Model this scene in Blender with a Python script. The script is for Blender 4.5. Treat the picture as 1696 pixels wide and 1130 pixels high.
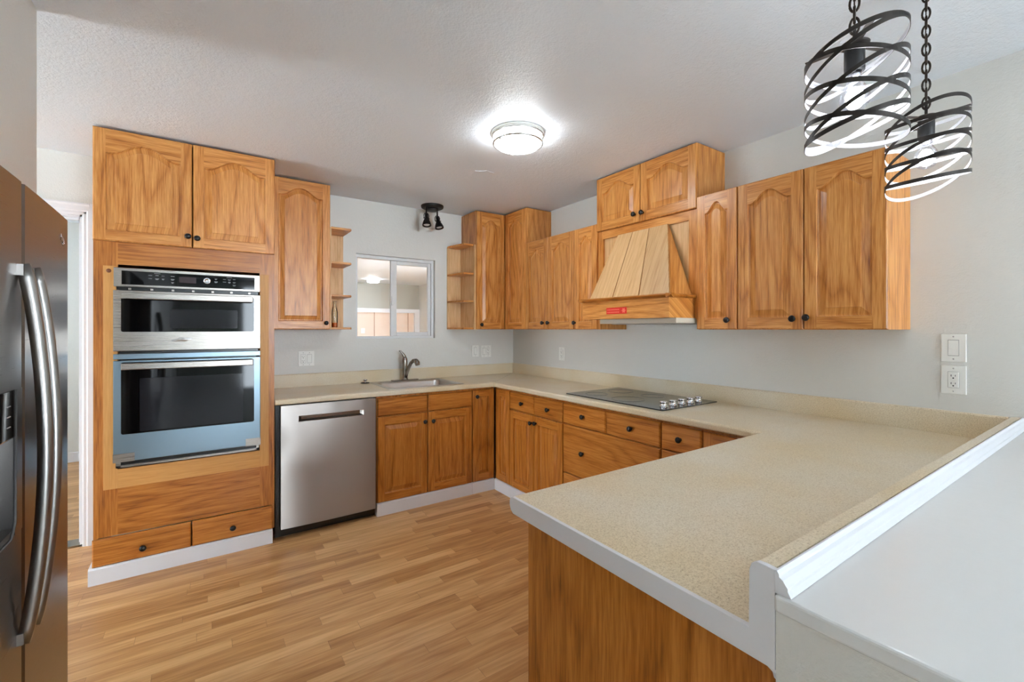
import bpy, bmesh, math, random
from mathutils import Vector, Matrix
random.seed(7)
for o in list(bpy.data.objects): bpy.data.objects.remove(o, do_unlink=True)
S = bpy.context.scene
COL = S.collection
PI = math.pi

# ---------------------------------------------------------------- camera
H_CEIL = 2.465
cd = bpy.data.cameras.new('camera'); cam = bpy.data.objects.new('camera', cd); COL.objects.link(cam)
cd.sensor_width = 36.0; cd.sensor_fit = 'HORIZONTAL'; cd.lens = 741.63/1696*36
cd.shift_y = -(565-545.33)/1696
cd.clip_start = 0.02
cam.location = (-2.6515, -3.8537, 1.3673)
cam.rotation_euler = (PI/2, 0, math.radians(-34.404))
S.camera = cam
# ---------------------------------------------------------------- view + daylight
vs = S.view_settings
vs.view_transform = 'Standard'; vs.look = 'None'; vs.gamma = 1; vs.use_curve_mapping = False
vs.exposure = 0.75
W = bpy.data.worlds.new('sky'); S.world = W; W.use_nodes = True
bgn = W.node_tree.nodes['Background']; bgn.inputs[0].default_value = (0.79, 0.90, 1.0, 1); bgn.inputs[1].default_value = 15

# ---------------------------------------------------------------- materials
def newmat(name):
    m = bpy.data.materials.new(name); m.use_nodes = True
    nt = m.node_tree; b = nt.nodes['Principled BSDF']
    return m, nt, b
def N(nt, t, **kw):
    n = nt.nodes.new(t)
    for k, v in kw.items():
        if k in ('op',): n.operation = v
        else: setattr(n, k, v)
    return n
def L(nt, a, b): nt.links.new(a, b)
def srgb(r, g, b):
    f = lambda c: (c/255/12.92 if c/255 <= .04045 else ((c/255+.055)/1.055)**2.4)
    return (f(r), f(g), f(b), 1)
def plain(name, col, rough=.5, metal=0, spec=.5, emit=None, es=1):
    m, nt, b = newmat(name)
    b.inputs['Base Color'].default_value = col; b.inputs['Roughness'].default_value = rough
    b.inputs['Metallic'].default_value = metal; b.inputs['Specular IOR Level'].default_value = spec
    if emit: b.inputs['Emission Color'].default_value = emit; b.inputs['Emission Strength'].default_value = es
    return m
def ramp(nt, stops):
    r = N(nt, 'ShaderNodeValToRGB'); e = r.color_ramp.elements
    while len(e) > 1: e.remove(e[-1])
    e[0].position = stops[0][0]; e[0].color = stops[0][1]
    for p, c in stops[1:]:
        k = e.new(p); k.color = c
    return r
def math_(nt, op, a, b=None):
    n = N(nt, 'ShaderNodeMath', op=op)
    for i, v in enumerate((a, b)):
        if v is None: continue
        if isinstance(v, (int, float)): n.inputs[i].default_value = v
        else: L(nt, v, n.inputs[i])
    return n.outputs[0]
def objcoord(nt, rnd=True):
    tc = N(nt, 'ShaderNodeTexCoord')
    if not rnd: return tc.outputs['Object']
    oi = N(nt, 'ShaderNodeObjectInfo')
    mul = N(nt, 'ShaderNodeVectorMath', op='MULTIPLY'); 
    cx = N(nt, 'ShaderNodeCombineXYZ')
    for i in range(3): L(nt, oi.outputs['Random'], cx.inputs[i])
    L(nt, cx.outputs[0], mul.inputs[0]); mul.inputs[1].default_value = (13.1, 7.7, 19.3)
    add = N(nt, 'ShaderNodeVectorMath', op='ADD'); L(nt, tc.outputs['Object'], add.inputs[0]); L(nt, mul.outputs[0], add.inputs[1])
    return add.outputs[0]
def scaled(nt, vec, sc):
    m = N(nt, 'ShaderNodeVectorMath', op='MULTIPLY'); L(nt, vec, m.inputs[0]); m.inputs[1].default_value = sc
    return m.outputs[0]
def noise(nt, vec, scale=1, detail=2, rough=.5):
    n = N(nt, 'ShaderNodeTexNoise'); L(nt, vec, n.inputs['Vector'])
    n.inputs['Scale'].default_value = scale; n.inputs['Detail'].default_value = detail; n.inputs['Roughness'].default_value = rough
    return n.outputs['Fac']
def mixcol(nt, fac, a, b, mode='MIX'):
    m = N(nt, 'ShaderNodeMix', data_type='RGBA', blend_type=mode)
    if isinstance(fac, (int, float)): m.inputs[0].default_value = fac
    else: L(nt, fac, m.inputs[0])
    for i, v in ((6, a), (7, b)):
        if isinstance(v, tuple): m.inputs[i].default_value = v
        else: L(nt, v, m.inputs[i])
    return m.outputs[2]

def oak(name, along, dark, mid, light, rough=.3, figure=.36, k=.7):
    m, nt, b = newmat(name)
    v0 = N(nt, 'ShaderNodeSeparateXYZ'); L(nt, objcoord(nt), v0.inputs[0])
    cr = math_(nt, 'ADD', v0.outputs[0 if along == 2 else 2], math_(nt, 'MULTIPLY', v0.outputs[1], k))
    cmb = N(nt, 'ShaderNodeCombineXYZ'); L(nt, cr, cmb.inputs[0]); L(nt, v0.outputs[along], cmb.inputs[2])
    oi0 = N(nt, 'ShaderNodeObjectInfo'); L(nt, math_(nt, 'MULTIPLY', oi0.outputs['Random'], 3.0), cmb.inputs[1])
    v = cmb.outputs[0]
    def axis(across, al): return (across, 1.0, al)
    big = noise(nt, scaled(nt, v, axis(3.4, .42)), 1, 2, .45)
    cont = math_(nt, 'PINGPONG', math_(nt, 'MULTIPLY', big, 34.0), 1.0)
    cont = math_(nt, 'POWER', cont, 2.2)
    fine = noise(nt, scaled(nt, v, axis(210, 9)), 1, 2, .65)
    med = noise(nt, scaled(nt, v, axis(80, 2.2)), 1, 2, .6)
    broad = noise(nt, scaled(nt, v, axis(9, .8)), 1, 1, .5)
    s = math_(nt, 'ADD', math_(nt, 'MULTIPLY', cont, -figure*.55), math_(nt, 'MULTIPLY', fine, .75))
    s = math_(nt, 'ADD', s, math_(nt, 'MULTIPLY', med, .55))
    s = math_(nt, 'ADD', s, math_(nt, 'MULTIPLY', broad, .14))
    r = ramp(nt, [(.30, dark), (.58, mid), (.84, light)])
    L(nt, s, r.inputs[0])
    oi = N(nt, 'ShaderNodeObjectInfo')
    hv = N(nt, 'ShaderNodeHueSaturation'); L(nt, r.outputs[0], hv.inputs['Color'])
    mr = N(nt, 'ShaderNodeMapRange'); L(nt, oi.outputs['Random'], mr.inputs[0]); mr.inputs[3].default_value = .9; mr.inputs[4].default_value = 1.1
    L(nt, mr.outputs[0], hv.inputs['Value'])
    L(nt, hv.outputs[0], b.inputs['Base Color'])
    b.inputs['Roughness'].default_value = rough; b.inputs['Specular IOR Level'].default_value = .45
    bp = N(nt, 'ShaderNodeBump'); bp.inputs['Strength'].default_value = .12; bp.inputs['Distance'].default_value = .002
    L(nt, fine, bp.inputs['Height']); L(nt, bp.outputs[0], b.inputs['Normal'])
    return m
OD, OM, OL_ = srgb(140, 76, 28), srgb(200, 128, 58), srgb(228, 164, 92)
M_OV = oak('oak_upright_grain', 2, OD, OM, OL_)
M_OH = oak('oak_level_grain', 0, OD, OM, OL_)
LD, LM, LL = srgb(122, 66, 20), srgb(178, 106, 38), srgb(204, 134, 60)  # same oak, darker: the dimmer light low down is put into the colour
M_LV = oak('oak_shaded_upright_grain', 2, LD, LM, LL)
M_LH = oak('oak_shaded_level_grain', 0, LD, LM, LL)
M_PV = oak('oak_plywood_upright', 2, srgb(176, 126, 76), srgb(212, 168, 116), srgb(226, 188, 140), .5, .3)
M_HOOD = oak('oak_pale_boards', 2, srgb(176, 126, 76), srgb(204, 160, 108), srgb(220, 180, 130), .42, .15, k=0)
M_PINE = oak('frame_strip_wood', 2, srgb(176, 118, 54), srgb(198, 140, 72), srgb(208, 152, 84), .45, .15)
M_PINEH = oak('frame_strip_wood_level', 0, srgb(176, 118, 54), srgb(198, 140, 72), srgb(208, 152, 84), .45, .15)
M_GAP = plain('shadow_gap_brown', srgb(60, 32, 14), .8)

def paint(name, col, bump=.25, scale=150, rough=.5, blot=.0):
    m, nt, b = newmat(name)
    v = objcoord(nt, False)
    b.inputs['Base Color'].default_value = col; b.inputs['Roughness'].default_value = rough
    n1 = noise(nt, v, scale, 3, .6); n2 = noise(nt, v, scale*.35, 2, .5)
    h = math_(nt, 'ADD', n1, n2)
    bp = N(nt, 'ShaderNodeBump'); bp.inputs['Strength'].default_value = bump; bp.inputs['Distance'].default_value = .004
    L(nt, h, bp.inputs['Height']); L(nt, bp.outputs[0], b.inputs['Normal'])
    return m
M_WALL = paint('wall_paint', srgb(220, 219, 213), .30, 140, .42)
M_CEIL = paint('ceiling_paint', srgb(232, 239, 246), .6, 110, .45)
M_TRIM = plain('white_trim_paint', srgb(226, 226, 229), .35)
M_BAR = paint('bar_gloss_paint', srgb(226, 226, 224), .05, 60, .22)
M_PLASTIC = plain('white_plastic', srgb(238, 238, 232), .3)
M_SLOT = plain('slot_dark', srgb(25, 25, 25), .6)
M_BLACK = plain('black_enamel', srgb(12, 12, 13), .25)
M_KNOB = plain('black_knob_metal', srgb(16, 16, 18), .28, .2)
M_BLKPL = plain('black_plastic', srgb(10, 10, 11), .5)

def counter(name):
    m, nt, b = newmat(name)
    v = objcoord(nt, False)
    n1 = noise(nt, v, 260, 3, .7)
    n2 = noise(nt, v, 520, 2, .6)
    n3 = noise(nt, v, 3.0, 2, .5)
    r1 = ramp(nt, [(.30, srgb(194, 178, 150)), (.48, srgb(224, 213, 190)), (.66, srgb(236, 227, 208))]); L(nt, n1, r1.inputs[0])
    r2 = ramp(nt, [(.30, (.35, .28, .2, 1)), (.38, (1, 1, 1, 1))]); L(nt, n2, r2.inputs[0])
    c = mixcol(nt, .6, r1.outputs[0], r2.outputs[0], 'MULTIPLY')
    r3 = ramp(nt, [(.3, srgb(250, 240, 220)), (.7, (1, 1, 1, 1))]); L(nt, n3, r3.inputs[0])
    c = mixcol(nt, 1, c, r3.outputs[0], 'MULTIPLY')
    L(nt, c, b.inputs['Base Color']); b.inputs['Roughness'].default_value = .3
    return m
M_CTR = counter('speckled_laminate')

def floor_mat():
    m, nt, b = newmat('laminate_planks')
    v = objcoord(nt, False)
    sp = N(nt, 'ShaderNodeSeparateXYZ'); L(nt, v, sp.inputs[0])
    W_, LEN = .0635, .62
    row = math_(nt, 'FLOOR', math_(nt, 'DIVIDE', sp.outputs[1], W_))
    wn = N(nt, 'ShaderNodeTexWhiteNoise', noise_dimensions='1D'); L(nt, row, wn.inputs['W'])
    xo = math_(nt, 'ADD', sp.outputs[0], math_(nt, 'MULTIPLY', wn.outputs['Value'], 5.0))
    colf = math_(nt, 'DIVIDE', xo, LEN)
    colm = math_(nt, 'FLOOR', colf)
    cc = N(nt, 'ShaderNodeCombineXYZ'); L(nt, row, cc.inputs[0]); L(nt, colm, cc.inputs[1])
    w2 = N(nt, 'ShaderNodeTexWhiteNoise', noise_dimensions='2D'); L(nt, cc.outputs[0], w2.inputs['Vector'])
    off = N(nt, 'ShaderNodeVectorMath', op='MULTIPLY'); L(nt, w2.outputs['Color'], off.inputs[0]); off.inputs[1].default_value = (9, 9, 9)
    vv = N(nt, 'ShaderNodeVectorMath', op='ADD'); L(nt, v, vv.inputs[0]); L(nt, off.outputs[0], vv.inputs[1])
    g1 = noise(nt, scaled(nt, vv.outputs[0], (3.5, 70, 1)), 1, 3, .6)
    g2 = noise(nt, scaled(nt, vv.outputs[0], (1.6, 14, 1)), 1, 2, .5)
    cont = math_(nt, 'PINGPONG', math_(nt, 'MULTIPLY', g2, 9.0), 1.0)
    s = math_(nt, 'ADD', math_(nt, 'MULTIPLY', g1, .55), math_(nt, 'MULTIPLY', cont, .16))
    s = math_(nt, 'ADD', s, math_(nt, 'MULTIPLY', w2.outputs['Value'], .36))
    r = ramp(nt, [(.22, srgb(160, 110, 62)), (.5, srgb(198, 148, 94)), (.8, srgb(224, 180, 126))]); L(nt, s, r.inputs[0])
    fy = math_(nt, 'FRACT', math_(nt, 'DIVIDE', sp.outputs[1], W_))
    fx = math_(nt, 'FRACT', colf)
    ey = math_(nt, 'LESS_THAN', fy, .02); ex = math_(nt, 'LESS_THAN', fx, .003)
    e = math_(nt, 'MAXIMUM', ey, ex)
    c = mixcol(nt, math_(nt, 'MULTIPLY', e, .45), r.outputs[0], srgb(110, 72, 40))
    L(nt, c, b.inputs['Base Color']); b.inputs['Roughness'].default_value = .33
    b.inputs['Specular IOR Level'].default_value = .4
    return m
M_FLOOR = floor_mat()

def steel(name, col, rough=.28, along=2, aniso=0, bump=.02):
    m, nt, b = newmat(name)
    v = objcoord(nt, False)
    sc = tuple(3 if i == along else 700 for i in range(3))
    n = noise(nt, scaled(nt, v, sc), 1, 2, .6)
    r = N(nt, 'ShaderNodeMapRange'); L(nt, n, r.inputs[0]); r.inputs[3].default_value = rough-.02; r.inputs[4].default_value = rough+.03
    L(nt, r.outputs[0], b.inputs['Roughness'])
    b.inputs['Base Color'].default_value = col; b.inputs['Metallic'].default_value = 1
    if aniso:
        tg = N(nt, 'ShaderNodeTangent', direction_type='RADIAL', axis='X'); L(nt, tg.outputs[0], b.inputs['Tangent'])
        b.inputs['Anisotropic'].default_value = aniso; b.inputs['Anisotropic Rotation'].default_value = 0
    bp = N(nt, 'ShaderNodeBump'); bp.inputs['Strength'].default_value = bump; bp.inputs['Distance'].default_value = .001
    L(nt, n, bp.inputs['Height']); L(nt, bp.outputs[0], b.inputs['Normal'])
    return m
M_STEEL = steel('brushed_steel', srgb(156, 150, 143), .27, 0, bump=.0)
M_DW = steel('dishwasher_steel', srgb(164, 157, 151), .31, 0, .98, bump=0)
M_SINK = steel('sink_steel', srgb(200, 196, 190), .3, 0)
M_FILM = steel('steel_under_blue_film', srgb(124, 142, 154), .3, 0, bump=0)
M_FRIDGE = steel('dark_stainless', srgb(122, 117, 113), .28, 0, bump=0)
M_FRH = steel('fridge_handle_steel', srgb(150, 146, 142), .3, 2, bump=0)
M_CHROME = plain('chrome', srgb(225, 225, 228), .08, 1)
M_NICKEL = plain('brushed_nickel', srgb(150, 143, 135), .22, 1)
M_SATIN = plain('satin_nickel_ring', srgb(178, 176, 172), .35, .9)
M_GLASSBLK = plain('black_oven_glass', srgb(8, 8, 9), .05, 0, .3)
M_GLASSIN = plain('dark_inner_glass', srgb(30, 30, 34), .08, 0, .3)
M_DISP = plain('dim_red_display', srgb(44, 14, 14), .2)
M_PRINT = plain('panel_printing', srgb(175, 175, 175), .5)
M_CERAM = plain('cooktop_ceramic_glass', srgb(44, 46, 48), .13, 0, .6)
M_STRAP = plain('bronze_strap', srgb(48, 42, 38), .45, .5)
M_STRAPIN = plain('white_strap_inside', srgb(176, 176, 178), .5)
M_CHAIN = plain('bronze_chain', srgb(50, 40, 32), .4, .6)
M_RED = plain('red_sticker', srgb(226, 40, 26), .5)
M_REDL = plain('red_sticker_print', srgb(246, 120, 100), .5)
M_CREAM = plain('cream_hood_insert', srgb(205, 196, 178), .4)
M_JUICE = plain('orange_liquid', srgb(225, 95, 15), .2)
M_PINK = plain('pale_pink_boards', srgb(232, 208, 190), .6)
M_PINKG = plain('pink_board_groove', srgb(190, 150, 125), .7)
M_GREIGE = plain('greige_paint', srgb(172, 170, 160), .6)
M_VINYL = plain('white_vinyl', srgb(225, 226, 226), .35)
M_SCREEN = plain('dispenser_grey', srgb(90, 88, 86), .4, .5)

def glassy(name, tint=(1, 1, 1, 1), gl=.08, rough=.02):
    m = bpy.data.materials.new(name); m.use_nodes = True; nt = m.node_tree
    nt.nodes.remove(nt.nodes['Principled BSDF'])
    t = N(nt, 'ShaderNodeBsdfTransparent'); t.inputs[0].default_value = tint
    g = N(nt, 'ShaderNodeBsdfGlossy'); g.inputs['Roughness'].default_value = rough
    fr = N(nt, 'ShaderNodeFresnel'); fr.inputs[0].default_value = 1.45
    f = math_(nt, 'MULTIPLY', fr.outputs[0], 1.0 if gl > .05 else .45)
    mx = N(nt, 'ShaderNodeMixShader'); L(nt, f, mx.inputs[0]); L(nt, t.outputs[0], mx.inputs[1]); L(nt, g.outputs[0], mx.inputs[2])
    L(nt, mx.outputs[0], nt.nodes['Material Output'].inputs[0])
    return m
M_PANE = glassy('window_glass')
M_BULBG = glassy('clear_bulb_glass', (.97, .97, 1, 1), .02)
M_BOTTLE = glassy('clear_bottle_glass', (.92, .94, .9, 1))
M_BULB = plain('lit_bulb_core', (1, 1, 1, 1), .5, emit=(.93, .96, 1, 1), es=72)
M_DIFF = plain('lit_diffuser', (1, 1, 1, 1), .5, emit=(.92, .965, 1, 1), es=22)

# ---------------------------------------------------------------- mesh helpers
class MB:
    def __init__(s): s.v = []; s.f = []; s.m = []; s.sm = []
    def add(s, vs, fs, mi=0, smooth=False):
        b = len(s.v); s.v += [tuple(v) for v in vs]
        for f in fs: s.f.append(tuple(b+i for i in f)); s.m.append(mi); s.sm.append(smooth)
        return s
    def box(s, x0, x1, y0, y1, z0, z1, mi=0):
        x0, x1 = min(x0, x1), max(x0, x1); y0, y1 = min(y0, y1), max(y0, y1); z0, z1 = min(z0, z1), max(z0, z1)
        return s.add([(x0,y0,z0),(x1,y0,z0),(x1,y1,z0),(x0,y1,z0),(x0,y0,z1),(x1,y0,z1),(x1,y1,z1),(x0,y1,z1)],
              [(0,3,2,1),(4,5,6,7),(0,1,5,4),(1,2,6,5),(2,3,7,6),(3,0,4,7)], mi)
    def prism(s, poly, a0, a1, axis='x', mi=0, smooth=False):
        # poly: list of 2D points in the other two axes, extruded along axis
        n = len(poly); vs = []
        for a in (a0, a1):
            for p, q in poly:
                vs.append((a, p, q) if axis == 'x' else (p, a, q) if axis == 'y' else (p, q, a))
        fs = [(i, (i+1) % n, n+(i+1) % n, n+i) for i in range(n)]
        s.add(vs, fs, mi, smooth)
        b = len(s.v)-2*n
        s.f += [tuple(b+i for i in range(n))[::-1], tuple(b+n+i for i in range(n))]; s.m += [mi, mi]; s.sm += [False, False]
        return s
    def lathe(s, prof, c=(0,0,0), axis='z', n=24, mi=0, smooth=True, sign=1):
        # prof: (radius, height) pairs
        vs = []; fs = []
        for r, h in prof:
            for k in range(n):
                a = 2*PI*k/n; p, q = r*math.cos(a), r*math.sin(a); h_ = h*sign
                d = (p, q, h_) if axis == 'z' else (h_, p, q) if axis == 'x' else (p, h_, q)
                vs.append((c[0]+d[0], c[1]+d[1], c[2]+d[2]))
        for j in range(len(prof)-1):
            for k in range(n):
                k2 = (k+1) % n; fs.append((j*n+k, j*n+k2, (j+1)*n+k2, (j+1)*n+k))
        s.add(vs, fs, mi, smooth)
        b = len(s.v)-len(vs)
        if prof[0][0] > 1e-5: s.f.append(tuple(b+k for k in range(n))[::-1]); s.m.append(mi); s.sm.append(False)
        if prof[-1][0] > 1e-5: s.f.append(tuple(b+(len(prof)-1)*n+k for k in range(n))); s.m.append(mi); s.sm.append(False)
        return s
    def tube(s, pts, rad, n=8, mi=0, closed=False, caps=True, sec=None):
        # sweep a circle (or a custom 2D section list) along points; rad number or list
        P = [Vector(p) for p in pts]; m = len(P); rings = []
        up = Vector((0, 0, 1))
        prev = None
        for i in range(m):
            if closed: t = P[(i+1) % m]-P[i-1]
            else: t = P[min(i+1, m-1)]-P[max(i-1, 0)]
            t.normalize()
            if prev is None:
                a = up if abs(t.dot(up)) < .9 else Vector((1, 0, 0))
                nx = t.cross(a).normalized()
            else:
                nx = (prev-t*prev.dot(t)).normalized()
            prev = nx; ny = t.cross(nx)
            r = rad[i] if isinstance(rad, (list, tuple)) else rad
            ring = []
            if sec:
                for p, q in sec: ring.append(P[i]+nx*p*r+ny*q*r)
            else:
                for k in range(n):
                    a = 2*PI*k/n; ring.append(P[i]+nx*math.cos(a)*r+ny*math.sin(a)*r)
            rings.append(ring)
        n = len(rings[0]); vs = [v for r in rings for v in r]; fs = []
        mm = m if closed else m-1
        for i in range(mm):
            for k in range(n):
                fs.append((i*n+k, i*n+(k+1) % n, ((i+1) % m)*n+(k+1) % n, ((i+1) % m)*n+k))
        if caps and not closed:
            fs.append(tuple(range(n))[::-1]); fs.append(tuple((m-1)*n+k for k in range(n)))
        return s.add(vs, fs, mi, True)
    def build(s, name, mats, parent=None, bevel=0, seg=2, loc=None, flip=False):
        me = bpy.data.meshes.new(name); me.from_pydata(s.v, [], s.f)
        if not isinstance(mats, (list, tuple)): mats = [mats]
        for m in mats: me.materials.append(m)
        me.polygons.foreach_set('material_index', s.m); me.polygons.foreach_set('use_smooth', s.sm)
        me.validate(); bm = bmesh.new(); bm.from_mesh(me)
        bmesh.ops.recalc_face_normals(bm, faces=bm.faces); bm.to_mesh(me); bm.free()
        o = bpy.data.objects.new(name, me); COL.objects.link(o)
        if parent: o.parent = parent
        if loc: o.location = loc
        if bevel:
            b = o.modifiers.new('bevel', 'BEVEL'); b.width = bevel; b.segments = seg; b.limit_method = 'ANGLE'; b.angle_limit = math.radians(40); b.harden_normals = False
        return o
def tag(o, label=None, cat=None, group=None, kind=None):
    if label: o['label'] = label
    if cat: o['category'] = cat
    if group: o['group'] = group
    if kind: o['kind'] = kind
    return o
def thing(name, loc, face, label, cat, group=None):
    # face: '-y' (sink wall), '-x' (cooktop wall), '+x', '+y'
    o = bpy.data.objects.new(name, None); COL.objects.link(o); o.location = loc
    o.empty_display_size = .1
    o.rotation_euler = (0, 0, {'-y': 0, '-x': -PI/2, '+x': PI/2, '+y': PI}[face])
    return tag(o, label, cat, group)
def bx(name, par, x0, x1, y0, y1, z0, z1, mat, bevel=0):
    return MB().box(x0, x1, y0, y1, z0, z1).build(name, mat, par, bevel)
def struct(name, mb, mat, bevel=0):
    o = mb.build(name, mat, None, bevel); o['kind'] = 'structure'; return o

KN = MB().lathe([(0, .029), (.009, .0285), (.0145, .025), (.0165, .020), (.0150, .015), (.008, .011), (.0065, .006), (.009, .001), (.009, 0)], axis='y', n=20, sign=-1)
knob_me = None
def knob(par, x, z, yf):
    global knob_me
    if knob_me is None:
        o = KN.build('knob', M_KNOB, par); knob_me = o.data
    else:
        o = bpy.data.objects.new('knob', knob_me); COL.objects.link(o); o.parent = par
    o.location = (x, yf, z); return o

def slab_rim(mb, x0, x1, z0, z1, yf, th, e=.004, mi=0):
    y1 = yf+th
    o_ = [(x0, y1, z0), (x1, y1, z0), (x1, y1, z1), (x0, y1, z1)]
    m_ = [(x0, yf+e, z0), (x1, yf+e, z0), (x1, yf+e, z1), (x0, yf+e, z1)]
    i_ = [(x0+e, yf, z0+e), (x1-e, yf, z0+e), (x1-e, yf, z1-e), (x0+e, yf, z1-e)]
    fs = [(3, 2, 1, 0)]
    for k in range(4):
        k2 = (k+1) % 4
        fs += [(k, k2, 4+k2, 4+k), (4+k, 4+k2, 8+k2, 8+k)]
    mb.add(o_+m_+i_, fs, mi)
def door(par, x0, x1, z0, z1, yf, arch=0, mats=None, kn=None, st=.052, rail=None, th=.02, name='door', label=None, sh=None):
    mv, mh = mats or (M_OV, M_OH)
    mb = MB(); slab_rim(mb, x0, x1, z0, z1, yf, th)
    e = .004; xl, xr = x0+st, x1-st
    zb = z0+(rail or st+.006)
    zt = z1-(sh if sh else (st+.052 if arch else st+.006))
    NP = 25; half = (xr-xl)/2; xc = (xl+xr)/2
    def g(t):
        t = min(1, abs(t)/.88)
        return 0.5*(1+math.cos(PI*t**1.12))
    def contour(d, dep):
        pts = [(xl+d, yf-dep, zb+d), (xr-d, yf-dep, zb+d)]
        for k in range(NP):
            t = 1-2*k/(NP-1); x = xc+t*(half-d)
            pts.append((x, yf-dep, zt+arch*g((x-xc)/half)-d))
        return pts
    def quad(a, b, c, d, mi): mb.add([a, b, c, d], [(0, 1, 2, 3)], mi)
    quad((x0+e, yf, z0+e), (xl, yf, z0+e), (xl, yf, z1-e), (x0+e, yf, z1-e), 0)
    quad((xr, yf, z0+e), (x1-e, yf, z0+e), (x1-e, yf, z1-e), (xr, yf, z1-e), 0)
    quad((xl, yf, z0+e), (xr, yf, z0+e), (xr, yf, zb), (xl, yf, zb), 1)
    c0 = contour(0, 0); top = c0[2:]
    vs = top+[(p[0], yf, z1-e) for p in top]; n = len(top)
    mb.add(vs, [(k, k+1, n+k+1, n+k) for k in range(n-1)], 1)
    prof = [(0, 0), (.002, -.002), (.003, -.009), (.007, -.0125), (.012, -.0125), (.040, -.0045), (.0412, -.0015)]
    w = xr-xl
    if w < .13: prof = [(d*w/.14, z) for d, z in prof]
    cs = [contour(d, -(-z) if False else z) for d, z in prof]
    # stiles are proud; deeper contour = larger y
    vs = [p for c in cs for p in c]; n = len(cs[0]); fs = []; 
    for j in range(len(cs)-1):
        for k in range(n):
            k2 = (k+1) % n; fs.append((j*n+k, j*n+k2, (j+1)*n+k2, (j+1)*n+k))
    mb.add(vs, fs, 0)
    last = cs[-1]
    # field panel as vertical strips
    tp = last[2:]; vs = tp+[(p[0], p[1], last[0][2]) for p in tp]; m = len(tp)
    mb.add(vs, [(k, k+1, m+k+1, m+k) for k in range(m-1)], 0)
    o = mb.build(name, [mv, mh], par)
    if label: o['label'] = label
    if kn: knob(o, kn[0], kn[1], yf)
    return o
def drawer(par, x0, x1, z0, z1, yf, mat=None, kn=True, th=.02, name='drawer', e=.008):
    mb = MB(); slab_rim(mb, x0, x1, z0, z1, yf, th, .006)
    e = .006
    mb.add([(x0+e, yf, z0+e), (x1-e, yf, z0+e), (x1-e, yf, z1-e), (x0+e, yf, z1-e)], [(0, 1, 2, 3)], 0)
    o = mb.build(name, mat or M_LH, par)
    if kn is True: kn = ((x0+x1)/2, (z0+z1)/2)
    if kn: knob(o, kn[0], kn[1], yf)
    return o

# ================================================================ SETTING
XW, XE, YB = -6.2, 0.0, -8.2       # far left wall, cooktop wall, rear of the room
struct('floor', MB().box(-6.3, 2.2, -9.3, 7.2, -.05, 0), M_FLOOR)
struct('floor_bounce', MB().box(-3.13, -.001, -9.2, -4.25, 0, .012), plain('added_bounce_carpet', srgb(214, 212, 208), .9))  # unseen pale carpet, added to bounce neutral light into the kitchen
struct('ceiling', MB().box(-6.3, 2.2, -9.3, 7.2, H_CEIL, H_CEIL+.05), M_CEIL)
struct('wall_right', MB().box(0, .12, -9.3, .12, 0, H_CEIL), M_WALL)
# sink wall with window opening and door opening
wm = MB()
WX0, WX1, WZ0, WZ1 = -1.605, -.882, 1.285, 2.008
DX0, DX1, DZ = -4.1, -3.29, 2.085
for a in ((WX1, 0, 0, H_CEIL), (WX0, WX1, 0, WZ0), (WX0, WX1, WZ1, H_CEIL), (DX1, WX0, 0, H_CEIL), (DX0, DX1, DZ, H_CEIL), (-6.2, DX0, 0, H_CEIL)):
    wm.box(a[0], a[1], 0, .12, a[2], a[3])
struct('wall_back', wm, M_WALL)
# wing wall: block beside the refrigerator recess, bulkhead over it, wall continuing toward the camera side
wl = MB()
wl.box(-3.86, -3.13, -1.925, -1.66, 0, H_CEIL)
wl.box(-3.86, -3.13, -2.87, -1.925, 1.816, H_CEIL)
wl.box(-3.86, -3.78, -2.87, -1.925, 0, 1.816)
wl.box(-3.86, -3.13, -9.3, -2.87, 0, H_CEIL)
struct('wall_left', wl, M_WALL)
struct('wall_hallway', MB().box(-6.3, -6.2, -1.78, .12, 0, .4).box(-6.3, -6.2, -1.78, .12, 2.0, H_CEIL).box(-6.3, -6.2, -.55, .12, .4, 2.0).box(-6.3, -6.2, -1.78, -1.3, .4, 2.0).box(-6.2, -3.86, -1.78, -1.66, 0, H_CEIL), M_WALL)  # unseen window opening added to let daylight into the passage
struct('wall_bedroom', MB().box(-5.3, -5.2, .12, 2.6, 0, .9).box(-5.3, -5.2, .12, 2.6, 2.1, H_CEIL).box(-5.3, -5.2, .12, 1.25, .9, 2.1).box(-5.3, -5.2, 1.7, 2.6, .9, 2.1), M_WALL)  # out-of-view opening added so daylight brightens the room past the doorway
# rear wall with wide patio window opening (behind the camera)
rw = MB(); rw.box(-3.13, -2.0, -9.3, -9.2, 0, H_CEIL); rw.box(-.08, 0.12, -9.3, -9.2, 0, H_CEIL); rw.box(-2.0, -.08, -9.3, -9.2, 2.36, H_CEIL)
struct('wall_rear', rw, M_WALL)
pf = MB()
for x in (-1.97, -1.04, -.11): pf.box(x-.03, x+.03, -9.27, -9.21, 0, 2.36)
pf.box(-2.0, -.08, -9.27, -9.21, 2.31, 2.36); pf.box(-2.0, -.08, -9.27, -9.21, 0, .05)
w2 = struct('window_2', pf, M_VINYL)
MB().box(-1.94, -.14, -9.245, -9.24, .05, 2.31).build('pane', M_PANE, w2)
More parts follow.
